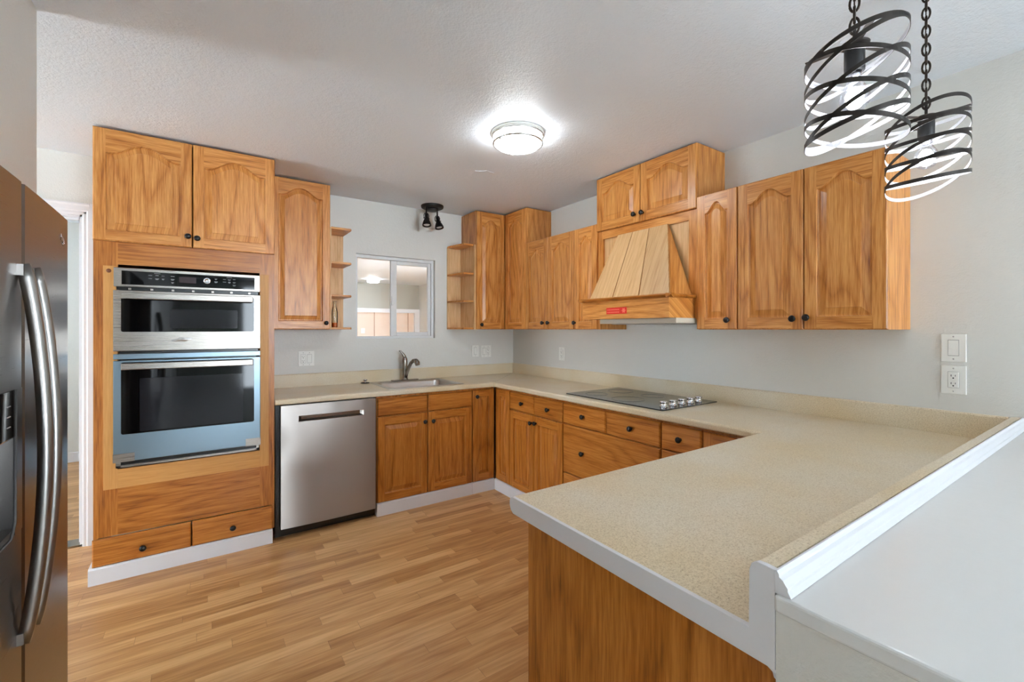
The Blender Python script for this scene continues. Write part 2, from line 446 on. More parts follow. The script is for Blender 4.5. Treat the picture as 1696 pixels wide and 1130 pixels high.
# rooms beyond the sink wall
struct('wall_far', MB().box(-2.8, 2.2, 6.8, 6.9, 1.86, H_CEIL), M_GREIGE)
struct('trim_1', MB().box(-2.8, 1.79, 6.74, 6.8, 1.765, 1.86), M_TRIM)
fb = MB(); fb.box(-2.8, 1.66, 6.8, 6.9, 0, 1.765, 0)
x = -2.7
while x < 1.6: fb.box(x, x+.02, 6.795, 6.8, .1, 1.765, 1); x += .42
fb.build('wall_boards', [M_PINK, M_PINKG])['kind'] = 'structure'
struct('trim_2', MB().box(1.66, 1.79, 6.74, 6.9, 0, 1.765), M_TRIM)
struct('wall_east', MB().box(1.79, 1.9, .12, 1.8, 0, H_CEIL).box(1.79, 1.9, 3.0, 6.9, 0, H_CEIL).box(1.79, 1.9, 1.8, 3.0, 0, .8).box(1.79, 1.9, 1.8, 3.0, 1.9, H_CEIL), M_WALL)  # has an unseen opening, added to light the far room
struct('wall_partition', MB().box(-2.9, -2.8, .12, 6.9, 0, H_CEIL), M_WALL)
struct('wall_hall', MB().box(-5.2, -2.9, 2.5, 2.6, 0, H_CEIL), M_WALL)
struct('baseboard_hall', MB().box(-5.2, -2.9, 2.485, 2.5, 0, .1), M_TRIM, .004)

# door casing on the sink wall, hallway end
dm = MB()
def casing_profile(w):  # (across, depth) profile of the moulded casing
    return [(0, 0), (0, .008), (.008, .012), (.02, .012), (.028, .018), (w-.018, .020), (w-.008, .024), (w, .024), (w, 0)]
cw = .072
pr = casing_profile(cw)
dm.prism([(DX1+a, -d) for a, d in pr], 0, DZ+cw, 'z')
dm.prism([(DX0-a, -d) for a, d in pr], 0, DZ+cw, 'z')
dm.prism([(-d, DZ+a) for a, d in pr], DX0, DX1+cw*.5, 'x')
dm.box(DX1-.012, DX1+.001, 0, .12, 0, DZ); dm.box(DX0-.001, DX0+.012, 0, .12, 0, DZ); dm.box(DX0, DX1, 0, .12, DZ-.012, DZ)
dm.box(DX1-.024, DX1-.012, .05, .09, 0, DZ-.012); dm.box(DX0, DX1, .05, .09, DZ-.024, DZ-.012)
d1 = struct('door_1', dm, M_TRIM)
MB().box(DX0, DX1, .0, .12, 0.0, .012).build('threshold', M_NICKEL, d1)

# slider window in the sink wall
fr = MB(); y0, y1 = .035, .10
fr.box(WX0, WX1, y0, y1, WZ0, WZ0+.02); fr.box(WX0, WX1, y0, y1, WZ1-.028, WZ1)
fr.box(WX0, WX0+.022, y0, y1, WZ0+.02, WZ1-.028); fr.box(WX1-.024, WX1, y0, y1, WZ0+.02, WZ1-.028)
w1 = struct('window_1', fr, M_VINYL, .003)
sa = MB(); ax0, ax1, az0, az1 = -1.29, WX1-.026, WZ0+.021, WZ1-.029
sa.box(ax0, ax0+.055, .045, .07, az0, az1); sa.box(ax1-.028, ax1, .045, .07, az0, az1)
sa.box(ax0+.055, ax1-.028, .046, .069, az0, az0+.035); sa.box(ax0+.055, ax1-.028, .046, .069, az1-.035, az1)
s1 = sa.build('sliding_sash', M_VINYL, w1, .003)
MB().box(ax0+.05, ax1-.025, .056, .060, az0+.03, az1-.03).build('pane', M_PANE, s1)
MB().box(WX0+.0215, ax0+.02, .080, .084, WZ0+.018, WZ1-.026).build('pane', M_PANE, w1)
MB().lathe([(.0, .012), (.009, .012), (.012, .006), (.012, 0)], (0, 0, 0), 'y', 12, sign=-1).prism([(-.008, -.04), (.008, -.04), (.008, .04), (-.008, .04)], -.012, 0, 'y').build('latch', M_VINYL, s1, .002, loc=(ax0+.012, .045, 1.62))

# ceiling plaster patch
cp = MB(); random.seed(3)
pts = []
for k in range(14):
    a = 2*PI*k/14; r = .03+.025*random.random(); pts.append((-1.03+r*1.6*math.cos(a), -1.15+r*math.sin(a)))
cp.prism(pts, H_CEIL-.003, H_CEIL+.001, 'z')
struct('trim_3', cp, M_CEIL, .0015)

# ================================================================ OVEN TOWER
T = thing('oven_cabinet', (-3.147, 0, 0), '-y', 'tall oak oven cabinet housing the double wall oven, next to the doorway', 'cabinet')
TW = .862
bd = MB()
bd.box(0, .018, -.608, -.001, .09, 2.455); bd.box(TW-.018, TW, -.608, -.001, .09, 2.455)
bd.box(.018, TW-.018, -.608, -.001, 2.44, 2.455); bd.box(.018, TW-.018, -.02, -.001, .09, 2.44)
bd.box(.018, TW-.018, -.59, -.02, .56, .585); bd.box(.018, TW-.018, -.59, -.02, 1.73, 1.75)
bd.build('carcass', M_LV, T)
ff = MB()   # face frame pieces: stiles, rails, lower panel
ff.box(0, .10, -.609, -.590, .24, 1.845, 0); ff.box(TW-.083, TW, -.609, -.590, .24, 1.845, 0)
ff.box(.10, TW-.083, -.609, -.590, 1.722, 1.845, 1)
ff.box(.10, TW-.083, -.609, -.590, .24, .50, 1)
ff.build('face_frame', [M_LV, M_LH], T)
tr = MB()   # yellow wood strip frame round the oven opening
tr.box(.04, .10, -.613, -.600, .495, 1.712, 0); tr.box(TW-.083, TW-.032, -.613, -.600, .495, 1.712, 0)
tr.box(.10, TW-.083, -.613, -.600, .495, .60, 1)
tr.build('opening_trim', [M_PINE, M_PINEH], T, .001)
MB().lathe([(.011, 0), (.011, .001), (0, .0015)], (.063, -.613, 1.685), 'y', 16, sign=-1).build('screw_plug', plain('knot_brown', srgb(120, 66, 30), .6), T)
door(T, .0, .4305, 1.846, 2.452, -.628, .062, kn=(.412, 1.907), sh=.128)
door(T, .4365, TW, 1.846, 2.452, -.628, .062, kn=(.456, 1.900), sh=.128)
drawer(T, -.003, .425, .092, .236, -.628, kn=(.209, .150))
drawer(T, .432, .850, .092, .236, -.628, kn=(.634, .155))
tk = MB(); tk.prism([(-.608, 0), (-.631, 0), (-.631, .082), (-.622, .090), (-.608, .090)], -.018, TW-.012, 'x')
tk.box(-.018, 0, -.608, -.3, 0, .09)
tk.build('toe_kick', M_TRIM, T)

# ================================================================ WALL OVEN
O = thing('double_wall_oven', (-3.061, 0, .61), '-y', 'stainless double wall oven with black glass doors in the tall oak cabinet', 'oven')
OW = .693
MB().box(.02, OW-.02, -.612, -.10, 0, 1.08).build('oven_body', M_BLACK, O)
pn = MB(); pn.box(0, OW, -.640, -.612, .990, 1.093); pn.build('control_panel', M_STEEL, O, .002)
gp = MB().box(.033, OW-.03, -.6415, -.639, 1.002, 1.077).build('control_glass', M_GLASSBLK, O)
MB().box(.285, .365, -.643, -.6415, 1.025, 1.058).build('display', M_DISP, gp)
MB().lathe([(.018, 0), (.018, .004), (.015, .006), (.0135, .006), (.0135, .002), (0, .002)], (.418, -.6415, 1.043), 'y', 24, sign=-1).build('dial', M_CHROME, gp)
random.seed(5)
for cx_, rows, y in ((.155, 2, 0), (.185, 2, 0), (.212, 2, 0), (.255, 3, 0), (.462, 2, 0), (.505, 2, 0), (.530, 2, 0), (.555, 3, 0)):
    pr_ = MB()
    for r in range(rows):
        zz = 1.058-r*.017-.002*random.random(); w = .006+.003*random.random()
        pr_.box(cx_-w, cx_+w, -.6422, -.6415, zz, zz+.0022); 
        if random.random() < .5: pr_.box(cx_-w*.7, cx_+w*.6, -.6422, -.6415, zz-.0045, zz-.0025)
    pr_.build('panel_printing', M_PRINT, gp)
for xa in (.172, .515): MB().box(xa, xa+.028, -.6422, -.6415, 1.069, 1.0705).build('panel_printing', M_PRINT, gp)
# vent between the panel and the upper door
vt = MB(); vt.box(.01, OW-.01, -.628, -.612, .972, .990, 0)
for k in range(7): xx = .06+k*.095; vt.box(xx, xx+.012, -.634, -.612, .974, .984, 1)
vt.build('vent_strip', [M_BLACK, M_STEEL], O)
def oven_door(z0, z1, gz0, gz1, mat, hz, inner, curved=False):
    m = MB(); m.box(-.002, OW+.002, -.642, -.614, z0, z1)
    d = m.build('door', mat, O, .003)
    g = MB(); n = 16
    g.prism([(.031+dx, zz) for dx, zz in rrect(0, OW-.064, gz0, gz1, .010)], -.6445, -.642, 'y')
    g.build('glass', M_GLASSBLK, d)
    ig = MB().prism([(dx, zz) for dx, zz in rrect(inner[0], inner[1], inner[2], inner[3], .006)], -.6452, -.6445, 'y')
    ig.build('inner_window', M_GLASSIN, d)
    h = MB(); h.box(.036, OW-.042, -.700, -.682, hz-.018, hz+.018)
    hh = h.build('handle', M_STEEL, d, .004)
    for xa in (.045, OW-.070): MB().box(xa, xa+.02, -.684, -.642, hz-.012, hz+.012).build('handle_mount', M_BLACK, d)
    return d
def rrect(x0, x1, z0, z1, r, n=5):
    out = []
    for cx_, cz, a0 in ((x1-r, z0+r, -PI/2), (x1-r, z1-r, 0), (x0+r, z1-r, PI/2), (x0+r, z0+r, PI)):
        for k in range(n+1):
            a = a0+k*PI/2/n; out.append((cx_+r*math.cos(a), cz+r*math.sin(a)))
    return out
ud = oven_door(.636, .970, .742, .953, M_STEEL, .938, (.245, .572, .762, .872))
# crumpled clear tape on the upper door
tp = MB(); random.seed(11); c0 = (.30, -.6425, .697); ring = []
for k in range(14):
    a = 2*PI*k/14; r = .014+.014*random.random(); ring.append((c0[0]+r*2.0*math.cos(a), -.643-.006*random.random(), c0[2]+r*.7*math.sin(a)))
tp.add([(c0[0], -.652, c0[2])]+ring, [(0, k+1, (k+1) % 14+1) for k in range(14)])
tape = tp.build('crumpled_tape', plain('clear_tape', srgb(215, 215, 215), .15, .6), ud); tape['label'] = 'crumpled clear tape left on the door'
MB().box(.03, OW-.01, -.628, -.612, .620, .634).build('vent_strip', M_BLACK, O)
MB().box(-.002, OW+.002, -.638, -.612, .592, .621).build('middle_trim', M_FILM, O, .002)
ld = oven_door(.033, .585, .182, .585-.010, M_FILM, .555, (.110, .602, .19, .485))
ld['label'] = 'lower door still wrapped in blue protective film'
for xa, xb in ((-.003, .088), (.615, OW+.003)): MB().box(xa, xb, -.6428, -.6415, .032, .078).build('bare_corner', M_STEEL, ld)
bt = MB(); bt.box(.008, OW-.006, -.634, -.612, 0, .012, 0); bt.box(.008, .028, -.634, -.612, 0, .033, 0); bt.box(OW-.02, OW-.006, -.634, -.612, 0, .033, 0); bt.box(.028, OW-.02, -.624, -.612, .010, .033, 1)
bt.build('bottom_trim', [M_STEEL, M_BLACK], O)

# ================================================================ UPPER CABINETS, SINK WALL
U1 = thing('wall_cabinet', (-2.232, 0, 0), '-y', 'tall single door oak wall cabinet between the oven cabinet and the window', 'cabinet')
MB().box(-.050, .356, -.280, -.001, 1.365, 2.455).build('carcass', M_OV, U1, .001)
door(U1, -.045, .356, 1.367, 2.450, -.30, .060, kn=(.325, 1.413), sh=.118)
def shelf_unit(name, x0, x1, label):
    s = thing(name, (0, 0, 0), '-y', label, 'shelf', 'open end shelves beside the window')
    left = x0 < -1.5
    xs0, xs1 = (x0, x0+.012) if left else (x1-.012, x1)
    MB().box(xs0, xs1, -.278, -.001, 1.365, 2.142).build('side_panel', M_PV, s)
    MB().box(x0+(.012 if left else 0), x1-(0 if left else .012), -.010, -.001, 1.365, 2.142).build('back_panel', M_PV, s)
    for z in (1.365, 1.615, 1.868, 2.132):
        m = MB()
        if left: poly = [(xs1, -.010), (x1, -.010), (x1+.002, -.255), (x1-.006, -.27), (xs1, -.272)]
        else: poly = [(xs0, -.010), (x0, -.010), (x0, -.05), (x0+.040, -.26), (xs0, -.262)]
        m.prism(poly, z, z+.016, 'z'); m.build('shelf', M_OH, s, .002)
    return s
shelf_unit('corner_shelf', -1.874, -1.711, 'open oak end shelf unit left of the sink window')
shelf_unit('corner_shelf', -.762, -.607, 'open oak end shelf unit right of the sink window')
U2 = thing('wall_cabinet', (-.606, 0, 0), '-y', 'narrow ceiling height oak cabinet at the corner on the window wall', 'cabinet')
MB().box(0, .60, -.280, -.001, 1.365, 2.455).build('carcass', M_OV, U2, .001)
door(U2, .002, .303, 1.367, 2.450, -.30, .052, kn=(.043, 1.408), sh=.122)
# ---- cooktop wall uppers (local x = -world y)
U3 = thing('wall_cabinet', (0, -.281, 0), '-x', 'narrow ceiling height oak cabinet at the corner on the cooktop wall', 'cabinet')
MB().box(0.001, .346, -.280, -.001, 1.365, 2.455).build('carcass', M_OV, U3, .001)
door(U3, .022, .344, 1.367, 2.450, -.30, .052, sh=.122)
U4 = thing('wall_cabinet', (0, -.629, 0), '-x', 'short two door oak cabinet beside the ceiling height corner cabinet', 'cabinet')
MB().box(0, .636, -.280, -.001, 1.365, 2.135).build('carcass', M_OV, U4, .001)
door(U4, .002, .312, 1.367, 2.133, -.30, .052, kn=(.258, 1.420), sh=.125)
door(U4, .316, .634, 1.367, 2.133, -.30, .052, kn=(.330, 1.420), sh=.115)
U5 = thing('wall_cabinet', (0, -1.266, 0), '-x', 'short single door oak cabinet just left of the range hood', 'cabinet')
MB().box(0, .262, -.280, -.001, 1.365, 2.135).build('carcass', M_OV, U5, .001)
door(U5, .003, .243, 1.367, 2.133, -.30, .052, kn=(.015, 1.416), sh=.115)
U6 = thing('wall_cabinet', (0, -1.530, 0), '-x', 'two door oak cabinet above the range hood, touching the ceiling', 'cabinet')
MB().box(0, .783, -.280, -.001, 2.074, 2.455).build('carcass', M_OV, U6, .001)
door(U6, -.018, .374, 2.074, 2.452, -.302, .058, kn=(.333, 2.128), sh=.115)
door(U6, .378, .783, 2.074, 2.452, -.302, .058, kn=(.398, 2.126), sh=.115)
U7 = thing('wall_cabinet', (0, -2.314, 0), '-x', 'narrow single door oak cabinet just right of the range hood', 'cabinet')
MB().box(0, .240, -.280, -.001, 1.365, 2.135).build('carcass', M_OV, U7, .001)
door(U7, 0, .238, 1.367, 2.133, -.30, .054, kn=(.191, 1.417), sh=.105)
U8 = thing('wall_cabinet', (0, -2.556, 0), '-x', 'wide two door oak cabinet at the right end, behind the pendant lights', 'cabinet')
MB().box(0, .640, -.280, -.001, 1.365, 2.135).build('carcass', M_OV, U8, .001)
door(U8, .002, .319, 1.367, 2.133, -.30, .056, kn=(.278, 1.418), sh=.110)
door(U8, .324, .640, 1.367, 2.133, -.30, .056, kn=(.338, 1.422), sh=.110)

# ================================================================ RANGE HOOD
Hd = thing('range_hood', (0, -1.530, 0), '-x', 'oak range hood with sloped boards and a red sticker above the cooktop', 'range hood')
hb = MB()
hb.box(0, .027, -.280, -.020, 1.425, 2.072, 0); hb.box(.722, .783, -.282, -.020, 1.425, 2.072, 0)
hb.box(.0, .030, -.282, -.24, 1.425, 2.072, 0)
hb.box(.030, .722, -.282, -.262, 2.016, 2.072, 1)
hb.build('face_frame', [M_OV, M_OH], Hd)
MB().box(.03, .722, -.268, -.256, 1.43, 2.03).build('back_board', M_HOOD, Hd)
# band
b_ = MB(); b_.box(.072, .760, -.520, -.498, 1.432, 1.552); 
b_.box(.072, .092, -.498, -.282, 1.432, 1.552); b_.box(.740, .760, -.498, -.282, 1.432, 1.552)
b_.build('band', M_OH, Hd, .001)
lt = MB()
def ledge_prof(sgn, base): return [(base, 1.546), (base+sgn*.012, 1.546), (base+sgn*.028, 1.556), (base+sgn*.030, 1.562), (base+sgn*.026, 1.568), (base, 1.570)]
lt.prism([(y, z) for y, z in ledge_prof(-1, -.512)], .042, .790, 'x')
lt.prism([(x, z) for x, z in ledge_prof(1, .752)], -.541, -.283, 'y')
lt.prism([(x, z) for x, z in ledge_prof(-1, .080)], -.541, -.283, 'y')
lt.box(.075, .757, -.52, -.282, 1.558, 1.569)
lt.build('ledge_moulding', M_LH, Hd)
# sloped front in three boards, and the two side cheeks
XB0, XB1, XT0, XT1 = .108, .745, .176, .583
YBm, YT, ZB_, ZT_ = -.496, -.292, 1.569, 2.017
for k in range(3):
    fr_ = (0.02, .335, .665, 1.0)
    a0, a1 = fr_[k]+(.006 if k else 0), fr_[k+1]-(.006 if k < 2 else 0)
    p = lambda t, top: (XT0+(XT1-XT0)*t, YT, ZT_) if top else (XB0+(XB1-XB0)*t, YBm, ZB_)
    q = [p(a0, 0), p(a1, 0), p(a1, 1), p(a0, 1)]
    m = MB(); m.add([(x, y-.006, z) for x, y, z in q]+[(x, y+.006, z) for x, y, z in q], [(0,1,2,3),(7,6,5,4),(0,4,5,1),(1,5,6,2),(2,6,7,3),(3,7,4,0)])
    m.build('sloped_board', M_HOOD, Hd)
m = MB(); q = [p(0, 0), p(1, 0), p(1, 1), p(0, 1)]
m.add([(x, y+.004, z) for x, y, z in q]+[(x, y+.010, z) for x, y, z in q], [(0,1,2,3),(7,6,5,4),(0,4,5,1),(1,5,6,2),(2,6,7,3),(3,7,4,0)])
m.build('backing', M_LV, Hd)
for xb, xt, s in ((XB0, XT0, 1), (XB1, XT1, -1)):
    m = MB()
    tri = [(xb, YBm, ZB_), (xb, -.283, ZB_), (xt, -.283, ZT_), (xt, YT, ZT_)]
    m.add([v for v in tri]+[(x+s*.012, y, z) for x, y, z in tri], [(0,1,2,3),(7,6,5,4),(0,4,5,1),(1,5,6,2),(2,6,7,3),(3,7,4,0)])
    m.build('side_cheek', M_OV, Hd)
ins = MB(); ins.box(.180, .770, -.470, -.06, 1.402, 1.432, 0); ins.box(.24, .70, -.42, -.12, 1.398, 1.402, 1)
ins.build('vent_insert', [M_CREAM, M_SATIN], Hd, .003)
st = MB().box(.288, .456, -.5208, -.520, 1.463, 1.503).build('sticker', M_RED, Hd)
sp_ = MB()
for z in (1.490, 1.474):
    sp_.box(.294, .300, -.5212, -.5208, z-.003, z+.003)
    x = .304
    while x < .392: w = .003+.004*((x*977) % 1); sp_.box(x, x+w, -.5212, -.5208, z-.003, z+.003); x += w+.0015
sp_.prism([(.432+.017*(1 if k % 2 == 0 else .62)*math.cos(PI*k/6), 1.483+.017*(1 if k % 2 == 0 else .62)*math.sin(PI*k/6)) for k in range(12)], -.5212, -.5208, 'y')
sp_.build('sticker_print', M_REDL, st)

# ================================================================ BASE CABINETS
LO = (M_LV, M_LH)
def carcass(par, x0, x1, dep=.592, z0=.09, z1=.874):
    m = MB(); m.box(x0, x1, -dep, -.001, z0, z1); return m.build('carcass', M_LV, par)
def toe(par, x0, x1, z=.094, y=-.614):
    m = MB(); m.prism([(-.56, 0), (y, 0), (y, z-.006), (y+.008, z), (-.56, z)], x0, x1, 'x'); return m.build('toe_kick', M_TRIM, par)
def base_box(par, w, hole=False):
    m = MB()
    if hole:
        m.box(0, .016, -.592, -.001, .09, .874); m.box(w-.016, w, -.592, -.001, .09, .874)
        m.box(.016, w-.016, -.592, -.001, .09, .106); m.box(.016, w-.016, -.018, -.001, .106, .874)
        m.box(.016, w-.016, -.592, -.574, .106, .874)
    else: m.box(0, w, -.592, -.001, .09, .874)
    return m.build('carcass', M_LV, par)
B1 = thing('base_cabinet', (-1.620, 0, 0), '-y', 'oak sink base cabinet with two doors under two false drawer fronts', 'cabinet')
base_box(B1, .79, True)
drawer(B1, .004, .393, .730, .858, -.612, kn=None, name='false_drawer_front'); drawer(B1, .400, .784, .730, .858, -.612, kn=None, name='false_drawer_front')
door(B1, .004, .393, .098, .722, -.612, 0, LO, kn=(.368, .652)); door(B1, .400, .784, .098, .722, -.612, 0, LO, kn=(.436, .650))
toe(B1, 0, .79)
B2 = thing('base_cabinet', (-.828, 0, 0), '-y', 'narrow one door oak base cabinet at the inner corner on the sink side', 'cabinet')
MB().box(0, .215, -.592, -.001, .09, .874).build('carcass', M_LV, B2)
door(B2, .006, .212, .098, .862, -.612, 0, LO, kn=(.038, .806))
toe(B2, 0, .214)
B3 = thing('base_cabinet', (0, -.594, 0), '-x', 'narrow knobless oak base cabinet at the inner corner on the cooktop side', 'cabinet')
MB().box(0.0, .240, -.592, -.001, .09, .874).build('carcass', M_LV, B3)
door(B3, .042, .238, .098, .862, -.612, 0, LO)
toe(B3, .022, .240)
B4 = thing('base_cabinet', (0, -.836, 0), '-x', 'oak base cabinet with two small drawers above two doors, left of the cooktop', 'cabinet')
base_box(B4, .656)
drawer(B4, .004, .322, .722, .858, -.612, kn=(.181, .785)); drawer(B4, .328, .652, .722, .858, -.612, kn=(.503, .785))
door(B4, .004, .322, .098, .712, -.612, 0, LO, kn=(.300, .655)); door(B4, .328, .652, .098, .712, -.612, 0, LO, kn=(.356, .662))
toe(B4, 0, .656)
B5 = thing('base_cabinet', (0, -1.494, 0), '-x', 'wide oak drawer cabinet with deep drawers directly under the cooktop', 'cabinet')
base_box(B5, .808)
drawer(B5, .004, .400, .722, .860, -.612, kn=(.208, .793)); drawer(B5, .406, .804, .722, .860, -.612, kn=(.606, .789))
drawer(B5, .004, .804, .385, .714, -.612, kn=(.202, .550)); drawer(B5, .004, .804, .098, .377, -.612, kn=(.202, .24))
toe(B5, 0, .808)
B6 = thing('base_cabinet', (0, -2.303, 0), '-x', 'narrow oak drawer stack right of the cooktop, before the peninsula', 'cabinet')
base_box(B6, .244)
for z0, z1 in ((.722, .860), (.52, .714), (.31, .512), (.098, .302)): drawer(B6, .004, .240, z0, z1, -.612)
toe(B6, 0, .244)
B7 = thing('base_cabinet', (0, -2.549, 0), '-x', 'oak corner base cabinet with panelled door where the peninsula begins', 'cabinet')
base_box(B7, .300)
door(B7, .004, .296, .098, .858, -.612, 0, LO)
toe(B7, 0, .300)
B8 = thing('peninsula_cabinet', (0, -3.534, 0), '+y', 'oak peninsula cabinet with a tall plain end panel in the foreground', 'cabinet')
MB().box(.001, 1.915, -.655, -.001, .09, .874).build('carcass', M_LV, B8)
MB().box(1.915, 1.933, -.652, .0, .0, .874).build('end_panel', M_LV, B8, .001)
for k in range(3):
    x0 = .64+k*.425; drawer(B8, x0, x0+.418, .722, .858, -.675); door(B8, x0, x0+.418, .098, .714, -.675, 0, LO, kn=(x0+.38, .65))
MB().prism([(-.58, 0), (-.60, 0), (-.60, .094), (-.58, .094)], .64, 1.914, 'x').build('toe_kick', M_TRIM, B8)

# ================================================================ WORKTOP
WT = thing('worktop', (0, 0, 0), '-y', 'beige speckled laminate worktop wrapping the sink, cooktop and peninsula sides', 'worktop')
ZT, ZU, R_ = .914, .876, .012
def nose(y, sgn, zt=ZT, zu=ZU):   # rounded front edge profile from the top back to the underside
    pts = []
    for k in range(5):
        a = PI/2*k/4; pts.append((y+sgn*(-R_+R_*math.sin(a)), zt-R_+R_*math.cos(a)))
    for k in range(1, 5):
        a = PI/2*k/4; pts.append((y+sgn*(-R_+R_*math.cos(a)), zu+R_-R_*math.sin(a)))
    return pts
SX0, SX1, SY0, SY1 = -1.505, -.892, -.552, -.072      # sink cut-out
m = MB(); XL = -2.283
front = nose(-.635, -1)
m.prism(front+[(-.55, ZU), (-.55, ZT)][::-1][::-1], XL, -.635, 'x', 0)
poly = [(SY0-.002, ZT)]  # strips around the sink hole
m.box(XL, SX0, -.552, -.001, ZU, ZT); m.box(SX1, -.552, -.552, -.001, ZU, ZT); m.box(SX0, SX1, SY1, -.001, ZU, ZT)
m.build('sink_side_top', M_CTR, WT)
m = MB()
fr2 = [(y, z) for y, z in nose(-.635, -1)]
m.prism([(a, b) for a, b in fr2]+[(-.55, ZU), (-.55, ZT)], -1.904, -.620, 'y')
m.box(-.552, -.001, -1.904, -.001, ZU, ZT)
m.prism([(-.635, -.635), (-.552, -.552), (-.552, -.66), (-.635, -.66)], ZU, ZT-.0003, 'z')
m.build('cooktop_side_top', M_CTR, WT)
m = MB()
m.prism([(a, b) for a, b in fr2]+[(-.55, ZU), (-.55, ZT)], -2.85, -1.9052, 'y')
m.box(-.552, -.001, -2.85, -1.9052, ZU, ZT)
m.build('cooktop_side_top', M_CTR, WT)
m = MB()
pn_ = [(y, z) for y, z in nose(-2.846, 1)]
m.prism(pn_+[(-2.92, ZU), (-2.92, ZT)], -1.962, -.640, 'x')
m.box(-1.962, -.002, -3.532, -2.92, ZU, ZT); m.box(-.640, -.002, -2.92, -2.851, ZU, ZT)
m.build('peninsula_top', M_CTR, WT)
def bsplash(x0, x1, axis, flat=None):
    m = MB()
    if axis == 'x': m.prism([(-.001, ZT), (-.019, ZT), (-.019, 1.010), (-.015, 1.016), (-.001, 1.016)], x0, x1, 'x')
    else: m.prism([(-.001, ZT), (-.019, ZT), (-.019, 1.010), (-.015, 1.016), (-.001, 1.016)], x0, x1, 'y')
    return m.build('backsplash', M_CTR, WT)
bsplash(XL, -.002, 'x'); bsplash(-1.9025, -.02, 'y'); bsplash(-3.50, -1.9037, 'y')
m = MB(); m.prism([(-3.498, ZT), (-3.498, 1.006), (-3.506, 1.017), (-3.532, 1.019), (-3.532, ZT)], -1.962, -.002, 'x')
m.build('peninsula_backsplash', M_CTR, WT)
# white painted end strip of the peninsula top and splash
m = MB()
ec = [(-2.850, .893), (-2.850, .905), (-2.853, .912), (-2.862, .9165), (-3.496, .9165), (-3.497, 1.004), (-3.500, 1.014), (-3.508, 1.0195), (-3.520, 1.0200), (-3.5345, 1.0185), (-3.5345, .873), (-2.866, .873), (-2.855, .880)]
m.prism(ec, -1.972, -1.9622, 'x'); m.build('end_strip', M_TRIM, WT, .001)
# seam lines in the worktop
sm = MB(); sm.prism([(-.6347, -.6347), (-.019, -.019), (-.0185, -.0205), (-.6335, -.6355)], ZT, ZT+.0002, 'z')
sm.build('mitre_seam', plain('seam_brown', srgb(120, 104, 84), .6), WT)

# ================================================================ BAR / HALF WALL
BR = thing('bar_half_wall', (0, 0, 0), '-y', 'glossy white bar top on a half wall behind the peninsula worktop', 'bar counter')
MB().box(-1.972, -.002, -3.99, -3.5355, 0, .962).build('half_wall', M_WALL, BR)
m = MB(); m.prism([(-1.979, -4.03), (-.002, -4.03), (-.002, -3.5355), (-1.979, -3.5355)], .962, .987, 'z')
m.build('bar_top', M_BAR, BR, .005, 3)
m = MB(); mp = [(-3.5352, 1.020), (-3.538, 1.020), (-3.5405, 1.016), (-3.541, 1.012), (-3.546, 1.009), (-3.550, 1.003), (-3.5525, 1.000), (-3.5525, .996), (-3.557, .988), (-3.5352, .987)]
m.prism(mp, -1.974, -.002, 'x'); m.build('cove_moulding', M_TRIM, BR)
m = MB(); m.prism([(-3.518, .872), (-3.518, .866), (-3.526, .862), (-3.528, .855), (-3.538, .850), (-3.538, .872)], -1.9615, -1.9345, 'x'); m.build('end_moulding', M_TRIM, BR)

# ================================================================ SINK, FAUCET, STRAINER
SK = thing('kitchen_sink', (-1.1985, -.312, .914), '-y', 'stainless single bowl drop-in sink below the window', 'sink')
def rr3(hx, hy, r, z, cx_=0, cy_=0, n=6): return [(cx_+x, cy_+y, z) for x, y in rrect(-hx, hx, -hy, hy, r, n)]
rings = [rr3(.318, .258, .012, .0005), rr3(.318, .258, .012, .003), rr3(.308, .248, .012, .005), rr3(.296, .206, .05, .0045, 0, -.028), rr3(.284, .196, .05, .003, 0, -.028), rr3(.280, .192, .05, -.01, 0, -.028), rr3(.268, .180, .06, -.165, 0, -.028), rr3(.235, .150, .06, -.185, 0, -.028), rr3(.04, .04, .039, -.190, 0, -.028)]
m = MB(); vs = [p for r in rings for p in r]; n = len(rings[0]); fs = []
for j in range(len(rings)-1):
    for k in range(n): fs.append((j*n+k, j*n+(k+1) % n, (j+1)*n+(k+1) % n, (j+1)*n+k))
m.add(vs, fs, 0, True); m.build('basin', M_SINK, SK)
MB().lathe([(.040, -.190), (.040, -.1885), (.030, -.190), (.0, -.194)], (0, -.028, 0)).build('drain', M_CHROME, SK)
FC = thing('faucet', (-1.21, -.088, .919), '-y', 'brushed nickel pull-out faucet with raised lever behind the sink', 'faucet')
m = MB(); m.prism([(x, y) for x, y in rrect(-.125, .125, -.028, .028, .026, 8)], 0, .008, 'z'); m.build('base_plate', M_NICKEL, FC, .003)
MB().lathe([(.030, .008), (.027, .014), (.023, .03), (.021, .07), (.0235, .12), (.0245, .165), (.022, .19), (.014, .205), (0, .208)]).build('body', M_NICKEL, FC)
m = MB(); m.tube([(.002, -.018, .03), (.006, -.035, .07), (.012, -.06, .115), (.018, -.095, .155), (.024, -.135, .178), (.028, -.165, .180)], [.013, .014, .0145, .015, .016, .018], 14); m.build('spout', M_NICKEL, FC)
m = MB(); m.tube([(.028, -.160, .181), (.030, -.182, .178), (.032, -.200, .164), (.033, -.208, .146)], [.018, .021, .022, .020], 14); m.build('spray_head', M_NICKEL, FC)
m = MB(); m.tube([(0, .0, .195), (-.008, .0, .215), (-.022, .002, .238), (-.040, .003, .256), (-.052, .003, .258)], [.018, .015, .010, .008, .006], 12); m.build('lever', M_NICKEL, FC)
SS = thing('sink_strainer', (-1.546, -.062, .9146), '-y', 'black sink stopper with chrome knob lying left of the sink', 'sink stopper')
MB().lathe([(.036, .0), (.037, .003), (.030, .006), (.0, .007)], n=28).build('rubber_disc', M_BLKPL, SS)
